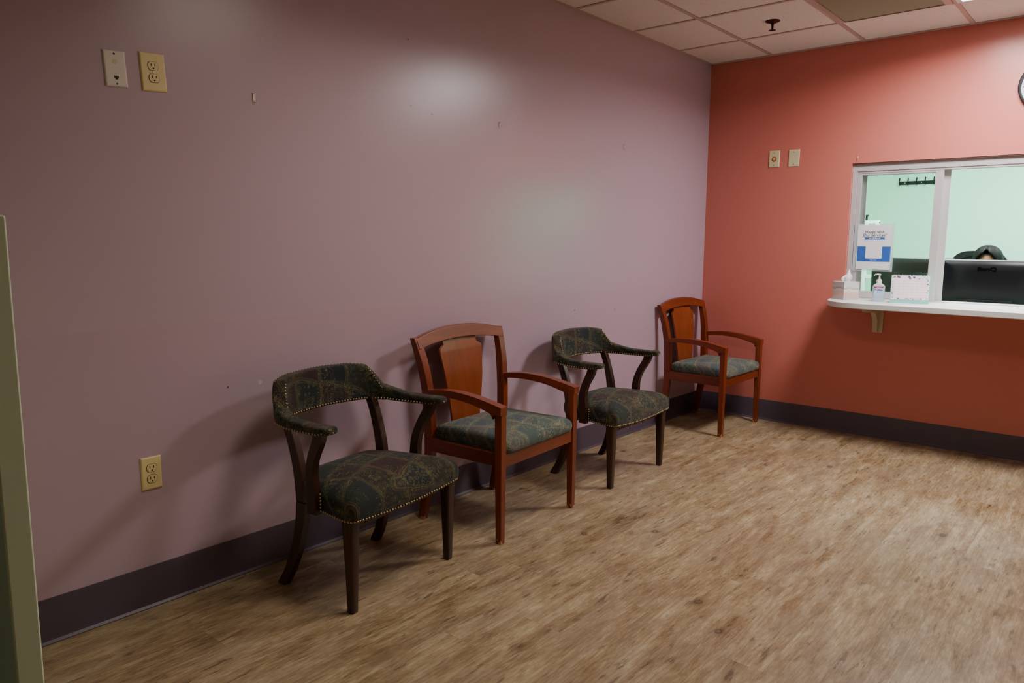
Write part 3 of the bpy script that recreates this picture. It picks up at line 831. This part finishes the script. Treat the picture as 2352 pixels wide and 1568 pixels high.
def troffer(c, label, strength, col):
    t = thing('ceiling_light', label, 'ceiling light', c)
    a, b = .296, .296
    bm = bmesh.new(); o_, i_ = [(-a,-b),(a,-b),(a,b),(-a,b)], [(-a+.026,-b+.026),(a-.026,-b+.026),(a-.026,b-.026),(-a+.026,b-.026)]
    V = [[bm.verts.new((x, y, z)) for x, y in p] for p, z in ((o_, -.0005), (o_, -.009), (i_, -.012), (i_, -.0005))]
    for p, q in zip(V, V[1:]+V[:1]):
        for i in range(4): bm.faces.new([p[i], p[(i+1) % 4], q[(i+1) % 4], q[i]])
    link('frame', bm, 'whitemetal', t)
    bm = bmesh.new(); box(bm, -a+.025, a-.025, -b+.025, b-.025, -.008, -.002); link('diffuser', bm, emit('lit_diffuser', col, strength), t)
    return t
LIGHT_C = ((GX[0]+GX[1])/2, (GY[2]+GY[3])/2, H)
troffer(LIGHT_C, 'bright white fluorescent ceiling panel at the top edge beside the vent', 6, (1, .96, .93, 1))

t2 = troffer(((GX[4]+GX[5])/2, (GY[1]+GY[2])/2, H), 'x', 2.5, (1, .9, .78, 1)); t2.name = 'ceiling_light_2'; t2['kind'] = 'structure'; del t2['category']; del t2['label']  # unseen second ceiling light, inferred from the counter's shadow
# wall clock, cut by the right edge
t = thing('wall_clock', 'round wall clock with a dark rim and white face on the coral wall', 'clock', (0, -2.075, 2.200)); t.rotation_euler = (0, 0, -PI/2)
rc = .142
bm = bmesh.new(); lathe(bm, [(rc-.006, 0), (rc, -.006), (rc, -.026), (rc-.005, -.032), (rc-.012, -.032), (rc-.016, -.016), (rc-.016, 0)], n=56, axis=1, cap=False); link('rim', bm, 'black', t, auto=40)
bm = bmesh.new(); lathe(bm, [(rc-.014, -.008), (rc-.014, -.014)], n=56, axis=1); link('dial', bm, 'clockface', t)
bm = bmesh.new()
for i in range(60):
    a = 2*PI*i/60; L = .012 if i % 5 == 0 else .005; w = .0018 if i % 5 == 0 else .0008
    r1 = rc-.022; d = Vector((math.sin(a), 0, math.cos(a))); s_ = Vector((math.cos(a), 0, -math.sin(a)))
    vs = [bm.verts.new(d*(r1-L*k)+s_*w*q+Vector((0, -.0146, 0))) for k, q in ((0,-1),(0,1),(1,1),(1,-1))]; bm.faces.new(vs)
link('minute_marks', bm, 'black', t)
for a, L, w in ((R(305), .065, .004), (R(60), .095, .003)):
    bm = bmesh.new(); d = Vector((math.sin(a), 0, math.cos(a))); s_ = Vector((math.cos(a), 0, -math.sin(a)))
    bm.faces.new([bm.verts.new(d*u+s_*v+Vector((0, -.017, 0))) for u, v in ((-.012,-w),(L,-w*.5),(L,w*.5),(-.012,w))]); link('hand', bm, 'black', t)

# ------------------------------------------------------------------ things on the counter
t = thing('tissue_box', 'cube tissue box with a grey and salmon wave print on the counter end', 'tissue box', (-.115, -1.085, ZC), R(-36))
s = .058
bm = bmesh.new(); box(bm, -s, s, -s, s, 0, .118); link('carton', bm, 'tbox', t, bevel=.0015)
bm = bmesh.new(); lathe(bm, [(.026, .1182), (.026, .1188)], n=20); link('opening', bm, 'paper', t)
bm = bmesh.new(); rings = []
for k in range(7):
    h = k/6; ring = []
    for i in range(24):
        a = 2*PI*i/24; fold = 1+.38*math.sin(3*a+1.2*h)+.18*math.sin(7*a)
        r = (.016+.012*math.sin(PI*min(1, h*1.3)))*(1-.75*h**2)*fold
        ring.append((r*math.cos(a)*1.25+.012*h, r*math.sin(a)*.7-.004*h, .1185+.068*h*(1+.25*math.cos(a+1)*h)))
    rings.append(ring)
skin_rings(bm, rings); link('tissue', bm, 'tissue', t, smooth=True)

t = thing('sanitizer_bottle', 'clear pump bottle of blue hand sanitizer gel beside the desk calendar', 'bottle', (-.155, -1.298, ZC), R(-75))
def bottle_ring(w, d, z, r=.35, n=6):
    return [(x, y, z) for x, y in rounded([(-w,-d),(w,-d),(w,d),(-w,d)], min(w, d)*.75, n)]
bm = bmesh.new(); skin_rings(bm, [bottle_ring(.034,.021,0), bottle_ring(.036,.023,.004), bottle_ring(.036,.023,.086)]); link('gel', bm, 'gel', t, auto=40)
bm = bmesh.new(); skin_rings(bm, [bottle_ring(.0365,.0235,.086), bottle_ring(.0365,.0235,.096), bottle_ring(.033,.021,.104), bottle_ring(.020,.017,.113), bottle_ring(.014,.0135,.117)]); link('shoulder', bm, 'gelclear', t, auto=40)
bm = bmesh.new(); lathe(bm, [(.0155,.115),(.0155,.137),(.012,.141),(.006,.143),(.006,.152),(.0045,.153),(.0045,.166),(.008,.167),(.009,.173),(.006,.176)], n=18)
tube(bm, [(.004,-.004,.172),(-.012,-.004,.174),(-.026,-.004,.171),(-.032,-.004,.164)], [.0045,.0045,.0038,.003], 8)
pm = link('pump', bm, 'white_pl', t, auto=50)
bm = bmesh.new(); box(bm, -.028, .028, -.0242, -.0236, .040, .086); lb = link('label', bm, 'lightblue', t)
bm = bmesh.new(); box(bm, -.027, .027, -.0246, -.0238, .0875, .0955); link('red_band', bm, 'red', t)
RX = Matrix.Rotation(PI/2, 4, 'X')
text_mesh('lettering', 'PURELL', .0155, 'navy', lb, Matrix.Translation((0, -.0245, .0745)) @ RX, .0002, .0006, .92)
text_mesh('lettering', 'Advanced', .007, 'paper', lb, Matrix.Translation((0, -.0249, .0914)) @ RX, .0002)
text_mesh('lettering', 'HAND SANITIZER', .0045, 'navy', lb, Matrix.Translation((0, -.0245, .0600)) @ RX, .0002)

t = thing('desk_calendar', 'desk calendar on a mint stand with pink flower-bordered page on the counter', 'calendar', (-.165, -1.482, ZC), R(-90+11))
# local: x right, -y out, z up; the page leans back
W2, HP = .104, .172
bm = bmesh.new()
prism(bm, [(-.028, 0), (.040, 0), (.040, .0025), (-.0255, .0025), (.0035, HP), (.001, HP)], 0, -W2-.004, W2+.004); st = link('stand', bm, 'teal', t)
bm = bmesh.new(); prism(bm, [(.0385, .002), (.0405, .002), (.0045, HP), (.0025, HP)], 0, -W2-.004, W2+.004); link('rear_leaf', bm, 'teal', t)
lean = math.atan2(.029, HP-.003)
PM = Matrix.Translation((0, -.0275+.0035, .022)) @ Matrix.Rotation(-lean, 4, 'X')
def on_page(o): o.data.transform(PM); return o
bm = bmesh.new(); box(bm, -W2, W2, -.0020, -.0008, 0, .150); pg = on_page(link('page', bm, 'pink', t))
bm = bmesh.new()
for i in range(7): box(bm, -W2+.014, W2-.014, -.0025, -.0019, .012+i*.0178, .0128+i*.0178)
for i in range(8):
    x = -W2+.014+(2*W2-.028)*i/7; box(bm, x-.0003, x+.0003, -.0024, -.0019, .012, .119)
q = on_page(link('rules', bm, 'rule', t)); q.parent = pg
bm = bmesh.new()
def blob(bm, x, z, r, petals=5):
    pts = [(x+r*(1+.35*math.cos(petals*2*PI*i/30))*math.cos(2*PI*i/30), z+r*(1+.35*math.cos(petals*2*PI*i/30))*math.sin(2*PI*i/30)) for i in range(30)]
    prism(bm, pts, 1, -.0027, -.0019)
bm2 = bmesh.new()
for (x, z, r) in [(-.090,.141,.0045),(-.070,.144,.0075),(-.062,.140,.005),(-.010,.143,.006),(-.004,.135,.0065),(.018,.141,.0065),(.046,.132,.003),(.094,.100,.004),(-.098,.110,.003),(-.098,.04,.004),(.066,.007,.004),(-.064,.006,.004),(.02,.005,.003)]: blob(bm, x, z, r)
for i in range(60):
    e = random.choice('tblr'); u = random.uniform(-1, 1)
    if e == 't': x, z = u*.098, random.uniform(.130, .147)
    elif e == 'b': x, z = u*.098, random.uniform(.003, .010)
    elif e == 'l': x, z = random.uniform(-.101, -.094), .075+u*.07
    else: x, z = random.uniform(.094, .101), .075+u*.07
    blob(bm2, x, z, random.uniform(.0012, .0026), 2)
a_ = on_page(link('flower_print', bm, 'plum', t)); b_ = on_page(link('leaf_print', bm2, 'slate_pr', t)); a_.parent = pg; b_.parent = pg
bm = bmesh.new()
for i in range(26):
    x = -W2+.008+(2*W2-.016)*i/25
    tube(bm, [(x+.0012, -.002+.0055*math.cos(a), .151+.0055*math.sin(a)) for a in [k*PI/5-.6 for k in range(8)]], .0007, 4)
on_page(link('spiral_binding', bm, 'paper', t))

# sign in an acrylic holder, fixed on the fixed glass
SX = .022
t = thing('feedback_sign', 'white and blue Happy with Our Services notice in a clear holder on the window glass', 'sign', (SX, -1.206, 1.275))
bm = bmesh.new(); box(bm, -.004, .0022, .110, .128, -.162, .152); box(bm, -.004, .0022, -.118, -.107, -.162, .152); box(bm, .0022, .0075, -.118, .128, -.162, .152); ah = link('holder', bm, 'acryl', t)
bm = bmesh.new(); box(bm, -.0002, .0018, -.106, .108, -.150, .142); pp = link('sheet', bm, 'paper', t)
XT = -.0010
bm = bmesh.new()
box(bm, XT, XT+.0006, .052, .104, -.098, .002); box(bm, XT, XT+.0006, -.102, -.050, -.098, .002); box(bm, XT, XT+.0006, -.052, .054, -.098, -.078)
bb = link('blue_block', bm, 'blue', t); bb.parent = pp
bm = bmesh.new()
prism(bm, [(.066, .048), (.058, .055), (.066, .062), (-.066, .062), (-.058, .055), (-.066, .048)], 0, XT, XT+.0006)
rb = link('ribbon', bm, 'blue', t); rb.parent = pp
def sign_text(body, size, mat, y, z, bold=0, sx=1):
    return text_mesh('lettering', body, size, mat, pp, Matrix.Translation((XT-.0006, y, z)) @ FACE_MX, .0003, bold, sx)
sign_text('Happy with', .026, 'ink', .001, .098); sign_text('Our Services?', .026, 'ink', .001, .077)
sign_text('Let Us Know!', .0125, 'paper', .001, .0552, .0003); sign_text('Thank You!', .0085, 'paper', .001, -.088)
bm = bmesh.new(); box(bm, XT, XT+.0006, -.060, .062, .0385, .0397); ul = link('small_print', bm, 'rule', t); ul.parent = pp

# ------------------------------------------------------------------ office behind the window
bm = bmesh.new(); box(bm, .145, .93, -2.7, -.45, .715, .745); dk = thing('office_desk', 'office desk behind the reception window, holding both monitors', 'desk', (.54, -1.6, 0))
def under(o, p):
    o.parent = p; o.matrix_parent_inverse = Matrix.Translation(-p.location); return o
under(link('desktop', bm, 'desk', bevel=.004), dk)
for y in (-2.66, -.49):
    bm = bmesh.new(); box(bm, .18, .90, y-.015, y+.015, 0, .715); under(link('side_panel', bm, 'desk'), dk)
def monitor(x, yc, zt, w, h, label, logo):
    t = thing('computer_monitor', label, 'monitor', (x, yc, .745), 0, 'computer monitors seen from behind')
    zt -= .745; zb = zt-h
    bm = bmesh.new()
    rings = []
    # rounded bulging back: outline (y,z) shrinking towards -x
    def outl(ins): return rounded([(-w/2+ins, zb+ins), (w/2-ins, zb+ins), (w/2-ins, zt-ins), (-w/2+ins, zt-ins)], .010+ins*.4, 4)
    for xx, ins in ((.014, .001), (.012, 0), (-.004, 0), (-.016, .012), (-.026, .045), (-.032, .085)):
        rings.append([(xx, y, z) for y, z in outl(ins)])
    skin_rings(bm, rings); shell = link('shell', bm, 'blacktop', t, auto=60)
    bm = bmesh.new(); box(bm, .014, .0152, -w/2+.006, w/2-.006, zb+.012, zt-.006); link('screen', bm, 'black', t)
    bm = bmesh.new(); prism(bm, rounded([(-.16, zb+.002), (.16, zb+.002), (.16, zb+.075), (-.16, zb+.075)], .006, 2), 0, -.040, -.020); link('port_bay', bm, 'black', t, bevel=.003)
    bm = bmesh.new(); prism(bm, rounded([(-.034, .0), (.034, .0), (.034, zb+.058), (-.034, zb+.058)], [0, 0, .008, .008], 4), 0, -.062, -.041); link('stand_column', bm, 'greyp', t, bevel=.003)
    bm = bmesh.new(); prism(bm, rounded([(-.10, -.11), (.06, -.11), (.06, .11), (-.10, .11)], .03, 5), 2, 0, .010); link('base', bm, 'black', t, bevel=.003)
    if logo:
        text_mesh('lettering', 'BenQ', .036, 'logo', shell, Matrix.Translation((-.0300, 0, zt-.060)) @ FACE_MX, .003, .0012, 1.28)
    return t
monitor(.41, -1.805, 1.195, .548, .335, 'black computer monitor with raised lettering on its back, in the open window half', True)
monitor(.74, -1.285, 1.194, .545, .335, 'black computer monitor behind the sliding glass and the desk calendar', False)
# coat hooks on the far wall
t = thing('coat_rack', 'black five-hook coat rack on the mint office wall', 'coat rack', (OX, -.868, 1.862)); t.rotation_euler = (0, 0, -PI/2)
bm = bmesh.new(); box(bm, -.155, .155, -.010, 0, -.016, .016); link('rail', bm, 'black', t, bevel=.002)
for i in range(5):
    x = -.146+.073*i
    bm = bmesh.new(); tube(bm, [(x, -.008, -.010), (x, -.030, -.018), (x, -.045, -.004), (x, -.040, .018), (x-.001, -.030, .046)], [.005, .005, .0052, .0052, .006], 8); link('hook', bm, 'black', t, smooth=True)
for x in (-.104, .036):
    bm = bmesh.new(); lathe(bm, [(.004, -.010), (.004, -.0115)], (x, 0, 0), 10, 1); link('screw', bm, 'steel', t)
# white metal stand by the office wall
t = thing('metal_stand', 'white metal upright stand with a dark cap, behind the feedback sign', 'stand', (1.5, -.785, 0))
bm = bmesh.new(); box(bm, -.02, .02, .020, .052, .02, 1.485); link('upright', bm, 'whitemetal', t, bevel=.003)
bm = bmesh.new(); box(bm, -.02, .02, -.062, -.034, .02, 1.478); link('upright', bm, 'whitemetal', t, bevel=.003)
for y0, y1, z0, z1 in ((-.062, .052, 1.462, 1.486), (-.034, .020, 1.0, 1.03), (-.034, .020, .30, .33)):
    bm = bmesh.new(); box(bm, -.018, .018, y0, y1, z0, z1); link('cross_bar', bm, 'whitemetal', t, bevel=.002)
bm = bmesh.new(); lathe(bm, [(.012, 1.486), (.012, 1.520), (.020, 1.524), (.020, 1.534)], (0, .046, 0), 14); link('cap', bm, 'black', t, auto=40)
bm = bmesh.new(); box(bm, -.20, .20, -.07, -.03, 0, .02); box(bm, -.20, .20, .018, .058, 0, .02); link('foot', bm, 'whitemetal', t, bevel=.003)

# office chair
t = thing('office_chair', 'black mesh-back office chair behind the seated person', 'chair', (1.42, -1.585, 0))
bm = bmesh.new(); rings = []
out2 = rounded([(-.20, .62), (.20, .62), (.215, 1.02), (.185, 1.242), (-.185, 1.242), (-.215, 1.02)], [.06, .06, .12, .13, .13, .12], 8)
def bow(y): return .10-.9*y*y
prism(bm, out2, 0, .10, .125)
in2 = [(y*.86, .93+(z-.93)*.86) for y, z in out2]
link('back_mesh', bm, 'mesh', t)
bm = bmesh.new()
A_ = [[bm.verts.new((x, y, z)) for y, z in o] for x, o in ((.09, out2), (.135, out2), (.135, in2), (.09, in2))]
n = len(out2)
for a, b in zip(A_, A_[1:]+A_[:1]):
    for i in range(n): bm.faces.new([a[i], a[(i+1) % n], b[(i+1) % n], b[i]])
link('back_frame', bm, 'black', t, auto=40)
bm = bmesh.new(); skin_rings(bm, [[(x, y, z) for x, y in rounded([(-.28,-.24),(.10,-.24),(.10,.24),(-.28,.24)], .08, 5)] for z in (.375, .39, .420)] ); link('seat', bm, 'mesh', t, bevel=.012)
bm = bmesh.new(); lathe(bm, [(.03, .09), (.03, .30), (.022, .31), (.022, .375)], (-.08, 0, 0), 16); link('gas_lift', bm, 'black', t)
bm = bmesh.new(); prism(bm, [(.02, .40), (.16, .40), (.16, .70), (.13, .70), (.12, .43), (.02, .425)], 1, -.03, .03); link('back_bracket', bm, 'black', t)
for i in range(5):
    a = 2*PI*i/5+.3; bm = bmesh.new()
    tube(bm, [(-.08, 0, .10), (-.08+.30*math.cos(a), .30*math.sin(a), .075)], [.022, .014], 8)
    lg = link('leg', bm, 'black', t)
    bm = bmesh.new(); lathe(bm, [(.028, -.012), (.028, .012)], (-.08+.30*math.cos(a), .30*math.sin(a), .028), 14, 1); cs = link('caster', bm, 'black', t); cs.parent = lg

# seated person
pr = thing('person', 'person with black hair seated behind the monitor, only forehead and hair showing', 'person', (1.20, -1.69, 0))
def skin_body(name, verts, edges, mat, parent, root=0, sub=2):
    me = bpy.data.meshes.new(name); me.from_pydata([v[0] for v in verts], edges, []); me.materials.append(M[mat])
    o = bpy.data.objects.new(name, me); COL.objects.link(o); o.parent = parent
    md = o.modifiers.new('skin', 'SKIN'); md.use_smooth_shade = True
    for i, v in enumerate(verts):
        r = v[1]; sv = me.skin_vertices[0].data[i]; sv.radius = (r, r) if not isinstance(r, tuple) else r; sv.use_root = (i == root)
    sb = o.modifiers.new('sub', 'SUBSURF'); sb.levels = sub; sb.render_levels = sub
    return o
V = []; E = []
def add(p, r, to=None):
    V.append((p, r)); i = len(V)-1
    if to is not None: E.append((to, i))
    return i
pel = add((.06, 0, .60), .115); w_ = add((.05, 0, .72), .11, pel); ch = add((.05, 0, .86), .13, w_); nk = add((.03, 0, 1.00), .055, ch); nk2 = add((.0, 0, 1.075), .05, nk); hd = add((-.035, 0, 1.17), .082, nk2); cr = add((-.03, 0, 1.235), .05, hd)
for sg in (-1, 1):
    sh = add((.04, sg*.155, .935), .060, ch); el = add((-.02, sg*.215, .74), .043, sh); wr = add((-.22, sg*.14, .790), .028, el); pa = add((-.275, sg*.12, .785), .026, wr)
    for k in range(4):
        yy = sg*.12+(-.024+.016*k); f1 = add((-.320, yy, .790), .0095, pa); add((-.352-.006*(k in (1, 2)), yy, .768), .0085, f1)
    th1 = add((-.295, sg*.12-sg*.036, .778), .011, pa); add((-.325, sg*.12-sg*.044, .768), .009, th1)
    hp = add((.03, sg*.09, .575), .08, pel); kn = add((-.34, sg*.11, .55), .062, hp); an = add((-.30, sg*.11, .10), .042, kn); add((-.40, sg*.12, .045), .036, an)
body = skin_body('body', V, E, 'skin', pr)
# clothing: top and trousers
V = []; E = []
pel = add((.06, 0, .60), .125); w_ = add((.07, 0, .70), .125, pel); ch = add((.05, 0, .86), .142, w_); up_ = add((.04, 0, .955), .08, ch)
for sg in (-1, 1):
    sh = add((.04, sg*.155, .935), .068, ch); el = add((-.01, sg*.208, .77), .054, sh)
skin_body('shirt', V, E, 'shirt', pr)
V = []; E = []
pel = add((.06, 0, .60), .122)
for sg in (-1, 1):
    hp = add((.03, sg*.09, .575), .09, pel); kn = add((-.34, sg*.11, .55), .072, hp); add((-.30, sg*.11, .13), .055, kn)
skin_body('trousers', V, E, 'shirt', pr)
# hair: centre-parted cap with long sides, open over the face
bm = bmesh.new(); rings = []
KH = 72; NR = 26
for k in range(1, NR+1):
    ring = []
    u = k/NR
    if u <= .42:
        ph = PI/2*(u/.42); r_ = math.sin(ph)**.92; z = 1.178+.112*math.cos(ph)
    else:
        q = (u-.42)/.58; r_ = 1+.07*math.sin(q*PI); z = 1.178-.27*q
    for i in range(KH):
        a = 2*PI*i/KH; x = math.cos(a); y = math.sin(a)
        wave = 1+.012*math.sin(13*a+5*u)+.008*math.sin(29*a)
        dent = -.008*max(0, 1-abs(y)/.18) if u < .36 else 0         # parting
        ring.append((-.018+.108*r_*x*wave, .100*r_*y*wave, z+dent))
    rings.append(ring)
Vh = [[bm.verts.new(p) for p in r] for r in rings]
topv = bm.verts.new((-.018, 0, 1.282))
for i in range(KH): bm.faces.new([topv, Vh[0][i], Vh[0][(i+1) % KH]])
for a, b in zip(Vh, Vh[1:]):
    for i in range(KH):
        c = (a[i].co + b[(i+1) % KH].co)/2
        half_w = .066*min(1, max(0, (1.254-c.z)/.075))**.8
        if c.x < -.05 and abs(c.y) < half_w: continue
        bm.faces.new([a[i], a[(i+1) % KH], b[(i+1) % KH], b[i]])
for v in [v for v in bm.verts if not v.link_faces]: bm.verts.remove(v)
hr = link('hair', bm, 'hair', pr, smooth=True)
sd = hr.modifiers.new('thick', 'SOLIDIFY'); sd.thickness = .010; sd.offset = -1
# face features
bm = bmesh.new(); tube(bm, [(-.112, 0, 1.160), (-.128, 0, 1.135), (-.116, 0, 1.125)], [.008, .013, .008], 8); nose = link('nose', bm, 'skin', pr, smooth=True)
for sg in (-1, 1):
    bm = bmesh.new(); lathe(bm, [(.001, -.004), (.010, -.001), (.012, 0), (.010, .004), (.001, .006)], (-.108, sg*.032, 1.160), 12, 0); link('eye', bm, 'ink', pr, smooth=True)
    bm = bmesh.new(); lathe(bm, [(.004, -.012), (.014, -.004), (.012, .006), (.004, .008)], (-.03, sg*.083, 1.175), 12, 1); link('ear', bm, 'skin', pr, smooth=True)
bm = bmesh.new(); tube(bm, [(-.100, -.022, 1.100), (-.110, 0, 1.098), (-.100, .022, 1.100)], [.003, .006, .003], 8); link('mouth', bm, 'red', pr, smooth=True)

# ------------------------------------------------------------------ lights
def area(name, c, sx, sy, power, col, spread=180, rot=(0,0,0)):
    l = bpy.data.lights.new(name, 'AREA'); l.shape = 'RECTANGLE'; l.size = sx; l.size_y = sy; l.energy = power; l.color = col; l.spread = R(spread)
    o = bpy.data.objects.new(name, l); COL.objects.link(o); o.location = c; o.rotation_euler = rot; return o
area('waiting_room_light', (LIGHT_C[0], LIGHT_C[1], H-.014), .53, .53, 41, (1, .965, .975), 165)
LIGHT_2 = ((GX[4]+GX[5])/2, (GY[1]+GY[2])/2, H)
area('waiting_room_light', (LIGHT_2[0], LIGHT_2[1], H-.014), .53, .53, 10.2, (1, .89, .78), 148)
for (x, y, p) in ((.92, -1.50, 118), (1.9, -2.9, 60)):
    area('office_light', (x, y, H-.014), .55, 1.1, p, (.90, 1, .965), 170)

w = bpy.data.worlds.new('world'); scn.world = w; w.use_nodes = True
w.node_tree.nodes['Background'].inputs[0].default_value = (.05, .05, .055, 1); w.node_tree.nodes['Background'].inputs[1].default_value = .2

# ------------------------------------------------------------------ camera
cam = bpy.data.cameras.new('camera'); co = bpy.data.objects.new('camera', cam); COL.objects.link(co)
co.location = (-5.33416, -2.61453, 1.30691); co.rotation_euler = (1.435156, -.006247, -.864904)
cam.sensor_width = 36; cam.lens = 1713.93*36/2352; cam.clip_start = .05
scn.camera = co
scn.view_settings.view_transform = 'AgX'; scn.view_settings.look = 'AgX - Base Contrast'; scn.view_settings.exposure = .55; scn.view_settings.gamma = 1
scn.cycles.use_denoising = True
scn.cycles.max_bounces = 8; scn.cycles.transparent_max_bounces = 16
